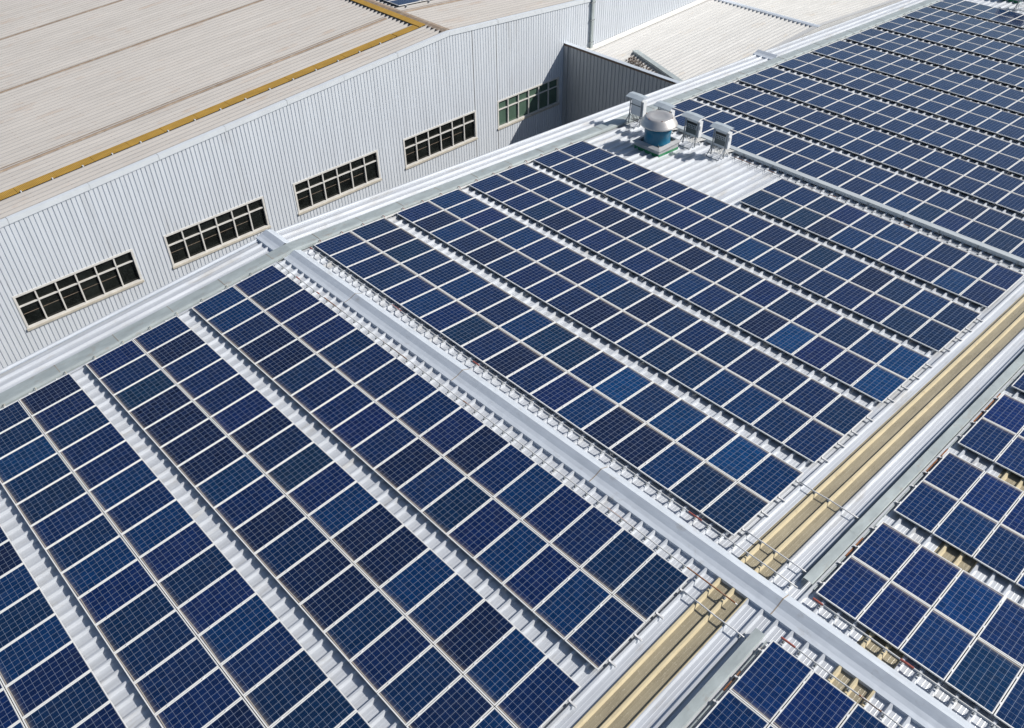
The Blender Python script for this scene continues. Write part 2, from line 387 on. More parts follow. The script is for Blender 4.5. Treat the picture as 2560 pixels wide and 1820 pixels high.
# barge flashing along the gable (lapped 1.93 m pieces)
mb = MB(); prof = [(-0.76, -0.13), (-0.73, -0.015), (-0.70, 0.0), (-0.30, 0.008), (-0.22, 0.004), (-0.135, -0.03), (-0.13, -0.11)]
def lapped(mb, prof, y0, y1, step):
    y = y0; k = 0
    while y < y1:
        e = min(y + step, y1); dz = 0.004 * (k % 2) + random.uniform(0, .002)
        if y < 0 < e: stops = (y, 0.0, e)
        else: stops = (y, (y + e) / 2, e)
        mb.strip([[(x + random.uniform(-.003, .003), yy, roof_z(yy, z + dz)) for x, z in prof] for yy in stops])
        y = e; k += 1
lapped(mb, prof, YL, YR, 1.935)
y = YL
while y < YR:
    mb.strip([[(x, y + e, roof_z(y, z + 0.0085)) for x, z in prof[1:5]] for e in (-0.008, 0.008)], 1); y += 1.935
mb.build('barge_flashing', [M['flash'], M['joint']], warehouse)
# raised expansion flashing beside the far panel field
for nm, y0, y1 in (('expansion_flashing', 0.86, YR), ('expansion_flashing', YL, -1.02)):
    mb = MB(); lapped(mb, [(20.03, -0.17), (20.04, 0.055), (20.05, 0.07), (20.27, 0.065), (20.29, 0.03)], y0, y1, 2.1)
    e = mb.build(nm, M['flash'], warehouse)
    y = y0
    while y < min(y1, 30):
        L = random.uniform(0.3, 1.2); rusty = random.random() < 0.4
        mb = MB(); mb.box(20.345, 20.375, y, min(y + L, y1), -0.115, -0.085, 0, lambda a, b, c: (a, b, roof_z(b, c)))
        mb.build('edge_angle', M['rust'] if rusty else M['flash'], e); y += L + 0.02

# ------------------------------------------------------------------ solar panels
PX = 1.012
def frame_mesh():
    mb = MB(); w = 0.021; a, b_ = PW / 2, PL / 2; h = 0.036
    mb.box(-a, a, -b_, -b_ + w, -h, 0); mb.box(-a, a, b_ - w, b_, -h, 0)
    mb.box(-a, -a + w, -b_ + w, b_ - w, -h, 0.0); mb.box(a - w, a, -b_ + w, b_ - w, -h, 0.0)
    mb.add([(-a + w, -b_ + w, -h + 0.004), (a - w, -b_ + w, -h + 0.004), (a - w, b_ - w, -h + 0.004), (-a + w, b_ - w, -h + 0.004)], [(3, 2, 1, 0)], 1)  # underside painted black for the shade beneath; a real backsheet is white
    return mb
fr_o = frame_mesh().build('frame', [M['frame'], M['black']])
gm = bpy.data.meshes.new('cell_sheet'); w = 0.021; a, b_ = PW / 2 - w, PL / 2 - w
gm.from_pydata([(-a, -b_, -0.005), (a, -b_, -0.005), (a, b_, -0.005), (-a, b_, -0.005)], [], [(0, 1, 2, 3)])
ul = gm.uv_layers.new(name='UVMap')
for li, q in enumerate(((-a, -b_), (a, -b_), (a, b_), (-a, b_))): ul.data[li].uv = q
gm.materials.append(M['cell'])

ORD = ['first', 'second', 'third', 'fourth', 'fifth', 'sixth', 'seventh', 'eighth', 'ninth', 'tenth', 'eleventh', 'twelfth', 'thirteenth',
       'fourteenth', 'fifteenth', 'sixteenth', 'seventeenth', 'eighteenth', 'nineteenth', 'twentieth']
def yL(d): return -d * math.cos(SL) + 0.273 * 1.0 if False else -(d - 0.273)
ROWL = [0.966, 4.664, 8.354, 12.05, 15.75]                         # near edge of each double row, distance from ridge
ROWR = [0.765, 4.484, 8.194, 11.899, 15.616]
ROWS = [19.86, 23.62, 27.30, 31.11, 34.74, 38.54, 42.36, 46.13, 49.86]
GAPY = 0.02
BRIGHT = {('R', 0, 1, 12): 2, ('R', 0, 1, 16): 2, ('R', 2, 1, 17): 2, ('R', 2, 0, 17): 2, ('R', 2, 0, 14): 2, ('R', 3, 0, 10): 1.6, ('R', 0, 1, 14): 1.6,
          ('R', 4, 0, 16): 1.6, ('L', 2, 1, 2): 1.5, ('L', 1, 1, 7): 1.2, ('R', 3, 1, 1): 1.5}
slots = []
def add_slots(side, field, row, d0, first_x, cols):
    for line in (0, 1):
        dc = d0 + line * (PL + GAPY) + PL / 2
        for i in cols:
            x = first_x + i * PX + PX / 2
            s = 1 if side == 'R' else -1; ang = SR if s > 0 else SL
            y = s * dc * math.cos(ang); z = -dc * math.sin(ang)
            pr = project((x, y, z))
            if not pr: continue
            rad = 1.2 * FPX / pr[2]
            if -rad < pr[0] < 2560 + rad and -rad < pr[1] < 1820 + rad:
                inside = 0 <= pr[0] <= 2560 and 0 <= pr[1] <= 1820
                slots.append(dict(side=side, field=field, row=row, line=line, i=i, pos=(x, y, z), size=(1.0 / pr[2]) ** 2 * (CAM.z - z) / pr[2] * (1.0 if inside else 0.45)))
for r_, d in enumerate(ROWL): add_slots('L', 'main', r_, d, 0.0, range(18))
for r_, d in enumerate(ROWR): add_slots('R', 'main', r_, d, 0.0, range(8, 18) if r_ == 4 else range(18))
for r_, d in enumerate(ROWS): add_slots('R', 'upper', r_, d, 0.0, range(18))
for r_, d in enumerate(ROWR): add_slots('R', 'side', r_, d, 20.44, range(9))
for r_, d in enumerate(ROWL[:3]): add_slots('L', 'side', r_, d, 20.44, range(9))
slots.sort(key=lambda q: -q['size'])
single, rest = slots[:300], slots[300:]
GROUP = 'solar panels on the ribbed warehouse roof'
def tone(q):
    k = BRIGHT.get((q['side'], q['row'], q['line'], q['i'])) if q['field'] == 'main' else None
    t = random.random()
    c = [0.0012 + 0.002 * t, 0.0115 + 0.006 * random.random(), 0.050 + 0.020 * random.random()]
    if random.random() < 0.16: c = [0.0025, 0.0095, 0.040]
    if random.random() < 0.14: c = [0.001, 0.020, 0.078]
    if q['field'] == 'side': c = [c[0], c[1] * 1.35, c[2] * 1.45]
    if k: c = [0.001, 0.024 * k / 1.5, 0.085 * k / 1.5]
    return (*c, 1), k
def orient(q):
    jx, jy = random.gauss(0, 0.0012), random.gauss(0, 0.0012)
    if q['side'] == 'R': return Matrix.Rotation(-SR + jx, 4, 'X') @ Matrix.Rotation(math.pi, 4, 'Z') @ Matrix.Rotation(jy, 4, 'Y')
    return Matrix.Rotation(SL + jx, 4, 'X') @ Matrix.Rotation(jy, 4, 'Y')
for n, q in enumerate(single):
    p = bpy.data.objects.new('solar_panel', None); COL.objects.link(p); p.empty_display_size = 0.1
    p.matrix_world = Matrix.Translation(q['pos']) @ orient(q)
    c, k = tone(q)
    ln = 'ridge-side' if q['line'] == 0 else 'outer'
    sd = 'right' if q['side'] == 'R' else 'left'
    if q['field'] == 'main':
        lab = '%s panel, %s from gable flashing, %s line, %s double row %s of the ridge' % ('bright blue' if k else 'blue', ORD[q['i']], ln, ORD[q['row']], sd)
    elif q['field'] == 'upper':
        lab = 'blue panel, %s from gable flashing, %s line, %s double row beyond grey tray' % (ORD[q['i']], 'nearer' if q['line'] == 0 else 'farther', ORD[q['row']])
    else:
        lab = 'blue panel, %s beyond the skylight strip, %s line, %s row %s of the ridge' % (ORD[q['i']], ln, ORD[q['row']], sd)
    tag(p, lab, 'solar panel', GROUP)
    f = fr_o if n == 0 else fr_o.copy()
    if n: COL.objects.link(f)
    f.parent = p
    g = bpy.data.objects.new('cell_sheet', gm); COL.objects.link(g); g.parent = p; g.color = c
if rest:
    mb = MB(); fv = frame_mesh(); uvs = []
    for q in rest:
        mt = Matrix.Translation(q['pos']) @ orient(q)
        mb.add([mt @ Vector(v) for v in fv.v], fv.f, 0)
        for kk in range(1, 2): mb.mi[-1] = 2  # far panel underside painted black too, deepening shade between rows
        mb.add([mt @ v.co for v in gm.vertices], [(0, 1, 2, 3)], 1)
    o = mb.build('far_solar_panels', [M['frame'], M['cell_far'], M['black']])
    ul = o.data.uv_layers.new(name='UVMap')
    for p in o.data.polygons:
        if p.material_index == 1:
            for li, qv in zip(p.loop_indices, ((-a, -b_), (a, -b_), (a, b_), (-a, b_))): ul.data[li].uv = qv
    tag(o, 'field of blue solar panels in double rows receding at the upper right', 'solar panels', GROUP, 'stuff')

# mounting rails with clamps
RG = 'aluminium rails under the solar panels'
def rail(d, side, xa, xb, label):
    s = 1 if side == 'R' else -1
    y = s * d; mb = MB()
    t = lambda a_, b1, c1: (a_, b1, roof_z(b1, c1))
    mb.box(xa, xb, y - 0.02, y + 0.02, -0.084, -0.038, 0, t)
    x = math.ceil((xa) / PX) * PX if xa < 19 else 20.44
    while x < xb:
        mb.box(x - 0.013, x + 0.013, y - 0.03, y + 0.03, -0.036, 0.006, 0, t); x += PX
    o = mb.build('mounting_rail', M['alu']); tag(o, label, 'rail', RG)
def rails(rows, side, word, fld, xa, xb):
    for r_, d in enumerate(rows):
        for line in (0, 1):
            for e, nm in ((0.36, 'inner'), (1.21, 'outer')):
                dd = d + line * (PL + GAPY) + e
                lab = '%s rail under the %s line, %s row %s of ridge%s' % (nm, 'ridge-side' if line == 0 else 'outer', ORD[r_], word, fld)
                rail(dd, side, xa, xb, lab)
rails(ROWR[:4], 'R', 'right', '', -0.10, 18.42)
rails(ROWL[:3], 'L', 'left', '', -0.10, 18.42)
rails(ROWR[:3], 'R', 'right', ' past the skylight', 20.34, 27.0)
rails(ROWL[:1], 'L', 'left', ' past the skylight', 20.34, 26.0)

# conduits on pins standing on the ribs
def conduit(name, label, xa, xb, y, h, r, ph, mat, rust=(), red=(), pins=True, bend=None):
    t = thing(name, label, 'pipe', (xa, y, roof_z(y, h)), 'conduit pipes lying across the roof')
    def loc(x, yy, z): return (x - xa, yy - y, roof_z(yy, z) - roof_z(y, h))
    mb = MB(); n = int((xb - xa) / 0.8) + 2
    pts = [loc(xa + (xb - xa) * i / n, y + random.gauss(0, 0.004), h + random.gauss(0, 0.004)) for i in range(n + 1)]
    mb.tube(pts, r, 8); p = mb.build('pipe', mat, t, True)
    for k, (u0, u1) in enumerate(rust):
        m2 = MB(); m2.tube([loc(u0, y, h), loc(u1, y, h)], r * 1.12, 8); m2.build('rust_patch', M['rust'], p)
    for u0, u1 in red:
        m2 = MB(); m2.tube([loc(u0, y, h), loc(u1, y, h)], r * 1.35, 8); m2.build('red_coupling', M['redjoint'], p)
    if pins:
        first = None; k = math.ceil((xa - ph) / PITCH)
        while ph + k * PITCH < xb:
            x = ph + k * PITCH
            if first is None:
                m2 = MB(); m2.bar((0, 0, PAN + RIBH - h), (0, 0, 0.0), 0.022, 0.03); m2.box(-0.03, 0.03, -0.03, 0.03, PAN + RIBH - h, PAN + RIBH - h + 0.012)
                first = m2.build('support_pin', M['steel'], t); first.location = (x - xa, 0, 0)
            else:
                c = first.copy(); COL.objects.link(c); c.parent = t; c.location = (x - xa, 0, 0)
            k += 1
    return t
conduit('conduit_pipe', 'rust-patched thin pipe on pins along the left side of the ridge cap', 0.05, 19.4, -0.80, 0.02, 0.016, PHL, M['pipe'],
        rust=((3.0, 4.2), (6.2, 7.4), (10.0, 10.6), (15.5, 16.4), (18.0, 19.35)), red=((1.3, 1.5), (2.55, 2.7)))
conduit('conduit_pipe', 'thin pipe on pins left of the ridge cap beyond the skylight strip', 20.55, 30.5, -0.80, 0.02, 0.018, PHL, M['pipe'],
        rust=((22.4, 22.9),), red=((20.55, 20.9),))
conduit('conduit_pipe', 'thin grey pipe on pins along the right side of the ridge cap', 0.10, 20.1, 0.55, 0.015, 0.016, PHR, M['pipe'],
        red=((0.1, 0.25), (4.9, 5.4), (8.9, 9.2), (17.0, 17.4)))
conduit('conduit_pipe', 'grey pipe on pins right of the ridge cap beyond the skylight strip', 20.5, 30.5, 0.55, 0.015, 0.020, PHR, M['pipe'],
        red=((20.5, 20.75), (22.6, 22.9)))
for y, xb, lab in ((1.12, 20.15, 'silver rod crossing the skylight just right of the ridge'), (3.58, 20.1, 'silver rod crossing the skylight at the outer line of the first right row'),
                   (-1.33, 20.15, 'silver rod crossing the skylight left of the ridge')):
    o = conduit('crossing_rod', lab, 18.30, xb, y, -0.03, 0.017, PHR if y > 0 else PHL, M['alu'])
# white conduits along the gable edge
for y0, y1, lab in ((0.9, 14.9, 'white pipe between gable flashing and panels right of the ridge'), (19.5, 55.0, 'white pipe with hooks between gable flashing and the far panels'),
                    (-20.0, -0.7, 'dull pipe between gable flashing and panels left of the ridge')):
    t = thing('gable_pipe', lab, 'pipe', (-0.07, y0, roof_z(y0)), 'pipes along the gable flashing')
    mb = MB(); mb.box(-0.022, 0.022, 0, y1 - y0, -0.10, -0.05, 0, lambda a1, b1, c1: (a1, b1, roof_z(y0 + b1, c1) - roof_z(y0)))
    mb.build('pipe', M['whitepipe'] if y0 > 0 else M['zinc'], t)
    first = None; y = y0 + 0.2
    while y < y1 - 0.2:
        if first is None:
            m2 = MB(); m2.tube([(-0.09, 0, -0.02), (-0.05, 0, 0.02), (0.02, 0, 0.02), (0.06, 0, -0.05)], 0.012, 6)
            first = m2.build('hook', M['redjoint'] if y0 == 0.9 else M['steel'] if y0 > 0 else M['sill'], t); first.location = (0, y - y0, roof_z(y) - roof_z(y0))
        else:
            c = first.copy(); COL.objects.link(c); c.parent = t; c.location = (0, y - y0, roof_z(y) - roof_z(y0))
        y += 0.95

# cable tray across the right slope
t = thing('cable_tray', 'long raised grey cable tray running between the lower and upper panel rows', 'cable tray', (0, 19.3, roof_z(19.3)))
mb = MB(); f = lambda a1, b1, c1: (a1, b1, roof_z(19.3 + b1, c1) - roof_z(19.3))
mb.box(0.6, 18.45, 0.16, 0.19, -0.085, 0.062, 0, f); mb.build('side_plate', M['gutter'], t)
mb = MB(); mb.box(0.6, 18.45, 0.15, 0.45, 0.064, 0.072, 0, f); mb.build('cover', M['gutter'], t)
mb = MB(); mb.box(0.6, 18.45, 0.42, 0.445, -0.085, 0.062, 0, f); mb.build('side_plate', M['gutter'], t)
for k in range(12):
    mb = MB(); mb.bar(f(1.2 + 1.5 * k, 0.13, PAN), f(1.2 + 1.5 * k, 0.13, 0.03), 0.03); mb.build('bracket', M['steel'], t)
conduit('conduit_pipe', 'rusty thin pipe in front of the grey cable tray', 5.4, 18.4, 19.02, -0.04, 0.014, PHR, M['pipe'], rust=((5.5, 6.6), (7.2, 7.6), (9.0, 9.6), (10.2, 10.5), (13.5, 13.8)), pins=True)
conduit('conduit_pipe', 'plain thin pipe beside the fifth panel row near the cable tray', 5.4, 18.4, 18.86, -0.06, 0.012, PHR, M['pipe'], pins=False)

# ------------------------------------------------------------------ roof ventilator
def ventilator(cx, cy, label, yaw=0.0):
    zb = roof_z(cy, PAN)
    t = thing('roof_ventilator', label, 'ventilator', (cx, cy, zb), 'powered roof ventilators')
    sh = lambda a1, b1, c1: (a1, b1, c1 - b1 * TR * (1 if c1 < 0.2 else 0))
    mb = MB(); mb.box(-0.70, 0.70, -0.70, 0.70, -0.06, 0.15, 0, sh); mb.build('kerb_base', M['green'], t)
    mb = MB(); mb.box(-0.69, 0.69, -0.69, 0.69, 0.15, 0.40, 0, sh); mb.build('kerb', M['kerb'], t)
    mb = MB(); o_, i_ = 0.79, 0.60
    ring = lambda s, z: [(-s, -s, z), (s, -s, z), (s, s, z), (-s, s, z)]
    vs = ring(o_, 0.385) + ring(o_, 0.40) + ring(0.60, 0.46) + ring(0.585, 0.39)
    mb.add(vs, [(q + k, q + (k + 1) % 4, q + 4 + (k + 1) % 4, q + 4 + k) for q in (0, 4, 8) for k in range(4)])
    mb.build('flange', M['kerb'], t)
    mb = MB(); mb.lathe([(0.60, 0.41), (0.60, 0.45), (0.585, 0.47), (0.585, 0.86), (0.60, 0.88), (0.60, 1.20), (0.3, 1.20)], (0, 0, 0), 64); mb.build('drum', M['blue'], t, True)
    mb = MB(); mb.lathe([(0.55, 1.21), (0.80, 1.21), (0.825, 1.225), (0.835, 1.25), (0.81, 1.29), (0.66, 1.52), (0.615, 1.575), (0.585, 1.59), (0.40, 1.60), (0.34, 1.585), (0.22, 1.565), (0.05, 1.56)], (0, 0, 0), 64)
    mb.build('hood', M['hood'], t, True)
    for k in range(4):
        mb = MB(); a1 = R(45 + 90 * k); mb.bar((0.60 * math.cos(a1), 0.60 * math.sin(a1), 0.46), (0.72 * math.cos(a1), 0.72 * math.sin(a1), 0.41), 0.02, 0.10); mb.build('gusset', M['dark'], t)
    for k in range(6):
        a1 = R(20 + 60 * k); mb = MB(); mb.lathe([(0.022, 0), (0.022, 0.03), (0.004, 0.035)], (0.60 * math.cos(a1), 0.60 * math.sin(a1), 1.575), 8); mb.build('bolt', M['rust'], t)
    t.rotation_euler.z = yaw
    return t
ventilator(2.54, 17.20, 'silver hooded roof ventilator with blue drum on a green kerb near the gable')
ventilator(2.9, 56.6, 'ventilator on green kerb at the top right corner of the roof')

# ------------------------------------------------------------------ inverter boxes on stands
def inverter(x, y, label, plain):
    zb = roof_z(y, PAN + RIBH)
    t = thing('inverter_cabinet', label, 'electrical box', (x, y, zb), 'roofed inverter boxes on stands')
    sz = lambda yy: -yy * TR
    w = 0.66
    for px in (0, w):
        mb = MB(); mb.bar((px, 0, sz(0)), (px, 0.02, 1.36), 0.04); mb.build('post', M['steel'], t)
        mb = MB(); mb.bar((px, -0.36, sz(-0.36)), (px, 0, 0.42), 0.03); mb.bar((px, 0.5, sz(0.5)), (px, 0.02, 0.42), 0.03); mb.build('brace', M['steel'] if px == 0 else M['alu'], t)
    mb = MB(); mb.bar((0, -0.36, 0.03), (w, -0.36, 0.03), 0.03); mb.bar((-0.02, 0.5, 0.02), (w, 0.5, 0.02), 0.03); mb.build('base_bar', M['steel'], t)
    mb = MB()
    mb.strip([[(-0.14, -0.20, 1.335), (w / 2, -0.20, 1.355), (w + 0.14, -0.20, 1.335)], [(-0.14, 0.05, 1.42), (w / 2, 0.05, 1.44), (w + 0.14, 0.05, 1.42)], [(-0.14, 0.30, 1.40), (w / 2, 0.30, 1.42), (w + 0.14, 0.30, 1.40)]])
    mb.strip([[(-0.14, -0.202, 1.31), (w / 2, -0.202, 1.33), (w + 0.14, -0.202, 1.31)], [(-0.14, -0.20, 1.335), (w / 2, -0.20, 1.355), (w + 0.14, -0.20, 1.335)]])
    mb.build('canopy', M['canopy'], t)
    mb = MB(); mb.box(0.03, w + 0.10, 0.05, 0.27, 0.46, 1.20); body = mb.build('cabinet', M['white'], t)
    if plain:
        mb = MB(); mb.box(0.01, w, 0.035, 0.048, 0.92, 0.955); mb.build('strap', M['dark'], body)
    else:
        mb = MB(); mb.box(0.06, w - 0.02, 0.035, 0.048, 0.55, 1.10); mb.build('front_plate', M['dark'], body)
        mb = MB(); mb.box(0.07, w - 0.03, 0.028, 0.034, 1.00, 1.09); mb.build('vent_slot', M['black'], body)
        mb = MB()
        mb.box(0.08, w - 0.04, 0.024, 0.034, 0.80, 0.985); mb.build('socket_plate', M['canopy'], body)
        mb = MB()
        for r_ in range(2):
            for c in range(6): mb.box(0.095 + c * 0.085, 0.150 + c * 0.085, 0.018, 0.023, 0.815 + r_ * 0.085, 0.880 + r_ * 0.085)
        mb.build('sockets', M['black'], body)
        mb = MB(); mb.box(w + 0.102, w + 0.125, 0.08, 0.20, 0.85, 1.02); mb.build('switch', M['alu'], body)
    for k in range(6):
        mb = MB(); x0 = 0.10 + 0.085 * k
        if plain: pts = [(x0, 0.12, 0.47), (x0, 0.10, 0.30), (x0 + 0.05, 0.02, 0.18), (x0 + 0.12, 0.16, 0.10), (x0 + .1, .4, .05)]
        else: pts = [(x0, 0.12, 0.47), (x0, 0.10, 0.20), (x0 + 0.03, 0.10, 0.10), (x0 + 0.05, 0.45, 0.08 + 0.01 * k), (x0 + 0.1, 0.9, 0.06)]
        mb.tube(pts, 0.014, 6); mb.build('cable', M['black'] if plain else M['whitepipe'], t)
    return t
inverter(-0.12, 18.42, 'plain white cabinet under a canopy beside the gable flashing', True)
inverter(1.42, 18.55, 'roofed cabinet mostly hidden behind the silver ventilator hood', False)
inverter(3.00, 18.55, 'roofed inverter cabinet just right of the silver ventilator', False)
inverter(4.57, 18.55, 'roofed inverter cabinet farthest right of the ventilator, at the cable tray', False)
inverter(4.0, 54.3, 'cabinet stand at the top right corner beside the far ventilator', False)

# ------------------------------------------------------------------ neighbouring hall with gable wall
WX = -10.45; APY, APZ = 16.1, 1.113
AL, AR_ = R(3.869), R(4.05)
hall = thing('factory_hall', 'neighbouring hall with pale ribbed gable wall and old beige ribbed roof', 'factory hall', (WX, 0, -10))
HZ = -10
def top_z(y):
    if y <= APY: return APZ - (APY - y) * math.tan(AL)
    if y <= 27.2: return APZ - (y - APY) * math.tan(AR_)
    return APZ - 11.1 * math.tan(AR_) + (y - 27.2) * math.tan(AL)
def hl(x, y, z): return (x - WX, y, z - HZ)
# wall sheet, vertical ribs; openings are left free between the strips
WIN = [(-7.45, -2.42), (-0.90, 4.11), (5.82, 10.86), (12.58, 17.66), (19.36, 24.35)]
WZ0, WZ1 = -5.20, -3.60
def wall_profile(y0, y1, pitch=0.190, d=0.034):
    pts = []; k = math.floor(y0 / pitch)
    while k * pitch < y1:
        c = k * pitch; pts += [(c, 0), (c + 0.006, d), (c + 0.152, d), (c + 0.166, 0)]; k += 1
    pts = [(max(y0, min(y1, y)), z) for y, z in pts]
    out = []
    for q in pts:
        if not out or abs(q[0] - out[-1][0]) > 1e-6 or abs(q[1] - out[-1][1]) > 1e-6: out.append(q)
    return [(y0, out[0][1])] + out + [(y1, out[-1][1])]
mb = MB()
ylist = [-22.0] + [v for w_ in WIN for v in w_] + [60.0]
def wall_piece(y0, y1, z0, z1):
    pr = wall_profile(y0, y1)
    mb.strip([[hl(WX + x, y, z0) for y, x in pr], [hl(WX + x, y, top_z(y) - 0.02 if z1 is None else z1) for y, x in pr]])
for i in range(len(ylist) - 1):
    y0, y1 = ylist[i], ylist[i + 1]
    if i % 2 == 0: 
        for a1, b1 in ((y0, APY), (APY, y1)) if y0 < APY < y1 else ((y0, y1),): wall_piece(a1, b1, HZ, None)
    else:
        wall_piece(y0, y1, HZ, WZ0)
        for a1, b1 in ((y0, APY), (APY, y1)) if y0 < APY < y1 else ((y0, y1),): wall_piece(a1, b1, WZ1, None)
mb.build('gable_wall', M['wall'], hall)
for n, (y0, y1) in enumerate(WIN):
    mb = MB(); d0, d1 = WX - 0.05, WX + 0.055
    bx = lambda ya, yb, za, zb, xa=None, xb=None: mb.box(*[c for p in zip(hl(xa or d0, ya, za), hl(xb or d1, yb, zb)) for c in p])
    bx(y0 - 0.03, y1 + 0.03, WZ1 - 0.06, WZ1 + 0.03); bx(y0 - 0.03, y0 + 0.06, WZ0, WZ1 - 0.06); bx(y1 - 0.06, y1 + 0.03, WZ0, WZ1 - 0.06); bx(y0 + 0.06, y1 - 0.06, WZ0, WZ0 + 0.06)
    tz = WZ1 - 0.55
    for k in range(1, 6):
        yy = y0 + (y1 - y0) * k / 6; bx(yy - 0.03, yy + 0.03, WZ0 + 0.06, WZ1 - 0.06, WX - 0.06, WX + 0.02)
    bx(y0 + 0.06, y1 - 0.06, tz - 0.028, tz + 0.028, WX - 0.055, WX + 0.012)
    win = mb.build('window', M['winframe'], hall)
    mb = MB(); mb.box(*[c for p in zip(hl(WX - 0.09, y0 + 0.05, WZ0 + 0.05), hl(WX - 0.07, y1 - 0.05, WZ1 - 0.05)) for c in p]); mb.build('pane', M['greenpane'] if n == 4 else M['pane'], win)
    mb = MB(); mb.box(*[c for p in zip(hl(WX - 0.12, y0 - 0.06, WZ0 - 0.10), hl(WX + 0.10, y1 + 0.06, WZ0 - 0.003)) for c in p]); mb.build('sill', M['sill'], win)
    if n < 4:
        mb = MB()
        for za in (WZ0 + 0.62,):
            mb.box(*[c for p in zip(hl(WX - 0.069, y0 + 0.1, za), hl(WX - 0.064, y1 - (0.9), za + 0.016)) for c in p])
        mb.build('inner_rail', M['lap'], win)
# capping on the gable edge in lengths
mb = MB(); y = -22.0; k = 0
stops = sorted([-22, -18.6, -15.2, -11.8, -8.4, -6.45, -3.15, -0.1, 3.1, 6.3, 9.5, 12.75, APY, 19.5, 22.8, 26.3, 27.2, 31, 35, 39, 43])
for y0, y1 in zip(stops, stops[1:]):
    e = 0.006 * (k % 2); k += 1
    pr = [(-0.16, 0.02), (-0.15, 0.05 + e), (0.07 + e, 0.05 + e), (0.07 + e, -0.17), (0.055, -0.18)]
    mb.strip([[hl(WX + x, yy, top_z(yy) + z) for x, z in pr] for yy in (y0 + 0.006, y1 - 0.006)])
mb.build('gable_capping', M['coping'], hall)
mb = MB(); mb.box(*[c for p in zip(hl(WX + 0.04, 26.93, HZ), hl(WX + 0.17, 27.12, 0.9)) for c in p]); dp = mb.build('downpipe', M['flash'], hall)
for z in (-2.2, -0.9, 0.1):
    mb = MB(); mb.box(*[c for p in zip(hl(WX + 0.035, 26.86, z), hl(WX + 0.19, 27.19, z + 0.05)) for c in p]); mb.build('pipe_clip', M['steel'], dp)
# beige roof
def hall_roof(y0, y1, xa, xb):
    prof = rib_profile(xa, xb, -10.6, 0.333, 0.150, 0.060, 0.105, 0)
    mb = MB(); n = 12; rows = [[hl(x, y0 + (y1 - y0) * i / n, top_z(y0 + (y1 - y0) * i / n) + z - 0.045) for x, z in prof] for i in range(n + 1)]
    mb.strip(rows); return mb.build('roof_sheet', M['beige'], hall)
hall_roof(-26, APY, -48, WX - 0.12); hall_roof(APY, 27.2, -48, WX - 0.12); hall_roof(27.2, 40, -30, WX - 0.12)
for x, ya, yb in ((-14.60, -26, 15.2), (-22.52, -26, 15.6), (-29.5, -26, 15.6), (-37.4, -26, 15.6), (-14.62, 16.4, 27.2), (-22.5, 16.4, 27.2)):
    mb = MB(); n = 30
    rows = [[hl(x + e + random.gauss(0, .012), yy, top_z(yy) + z) for e, z in ((-0.17, 0.0), (-0.13, 0.05), (0.13, 0.05), (0.17, 0.0))] for yy in [ya + (yb - ya) * i / n for i in range(n + 1)]]
    mb.strip(rows); mb.build('lap_strip', M['lap'], hall)
mb = MB(); mb.strip([[hl(x, APY + y, APZ + z) for y, z in ((-0.24, 0.03), (0.0, 0.09), (0.28, 0.035))] for x in (-48, WX - 0.13)]); 
mb.strip([[hl(x, APY - 0.24, APZ + z) for z in (-0.06, 0.03)] for x in (-48, WX - 0.13)])
mb.build('ridge_cap', M['lap'], hall)

# yellow walkway gratings
wk = thing('roof_walkway', 'yellow grating walkway climbing the beige roof and following its ridge', 'walkway', (-12.27, 0, 0))
def deck(x0, x1, y0, y1, dz=0.0):
    mb = MB(); mb.box(x0 + 12.27, x1 + 12.27, y0, y1, 0.06 + dz, 0.095 + dz, 0, lambda a1, b1, c1: (a1, b1, top_z(b1) + c1))
    return mb.build('grating', M['yellow'], wk)
y = -20.0; k = 0
while y < 13.6:
    L = 1.62; deck(-12.55, -12.03, y, min(y + L - 0.012, 13.95), 0.003 * (k % 2)); y += L; k += 1
deck(-12.50, -12.02, 14.0, 15.42, -0.008)
x = -12.02; k = 0
while x > -40:
    deck(x - 1.6 + 0.01, x, 15.46, 15.86, 0.01 + 0.003 * (k % 2)); x -= 1.6; k += 1
first = None
for k in range(26):
    y = -19.6 + 1.3 * k
    if first is None:
        m2 = MB(); m2.box(-0.02, 0.02, -0.03, 0.03, -0.06, 0.02); m2.box(-0.02, 0.08, -0.02, 0.02, -0.005, 0.025); first = m2.build('clip', M['white'], wk)
    else: first = first.copy(); COL.objects.link(first); first.parent = wk
    first.location = (12.27 - 12.01, y, top_z(y) + 0.09)

# a few panels on the neighbour's far slope
PG2 = 'solar panels on the beige roof'
places = [(0, 0, 'solar panel at the near left corner of the group on the beige roof'), (1, 0, 'second panel behind the corner one on the beige roof ridge side'),
          (0, 1, 'second panel to the right of the corner one on the beige roof'), (1, 1, 'panel diagonally behind the corner one on the beige roof'),
          (2, 0, 'third panel behind the corner one on the beige roof ridge side'), (0, 2, 'third panel to the right of the corner one on the beige roof')]
for ix, iy, lab in places:
    p = thing('solar_panel', lab, 'solar panel', (0, 0, 0), PG2)
    y = APY + 0.55 + PL / 2 + iy * 1.60
    p.matrix_world = Matrix.Translation((-15.25 - 0.5 - ix * 1.012, y, top_z(y) + 0.16)) @ Matrix.Rotation(-AR_, 4, 'X') @ Matrix.Rotation(math.pi, 4, 'Z')
    f2 = fr_o.copy(); COL.objects.link(f2); f2.parent = p
    g = bpy.data.objects.new('cell_sheet', gm); COL.objects.link(g); g.parent = p; g.color = (0.005, 0.016, 0.06, 1)
for iy in range(2):
    mb = MB(); y = APY + 1.0 + iy * 1.6; mb.box(-18.6, -15.1, y - 0.02, y + 0.02, 0.03, 0.12, 0, lambda a1, b1, c1: (a1, b1, top_z(b1) + c1))
    tag(mb.build('mounting_rail', M['alu']), 'rail under the %s panels on the beige roof' % ('corner' if iy == 0 else 'second line of'), 'rail', RG)

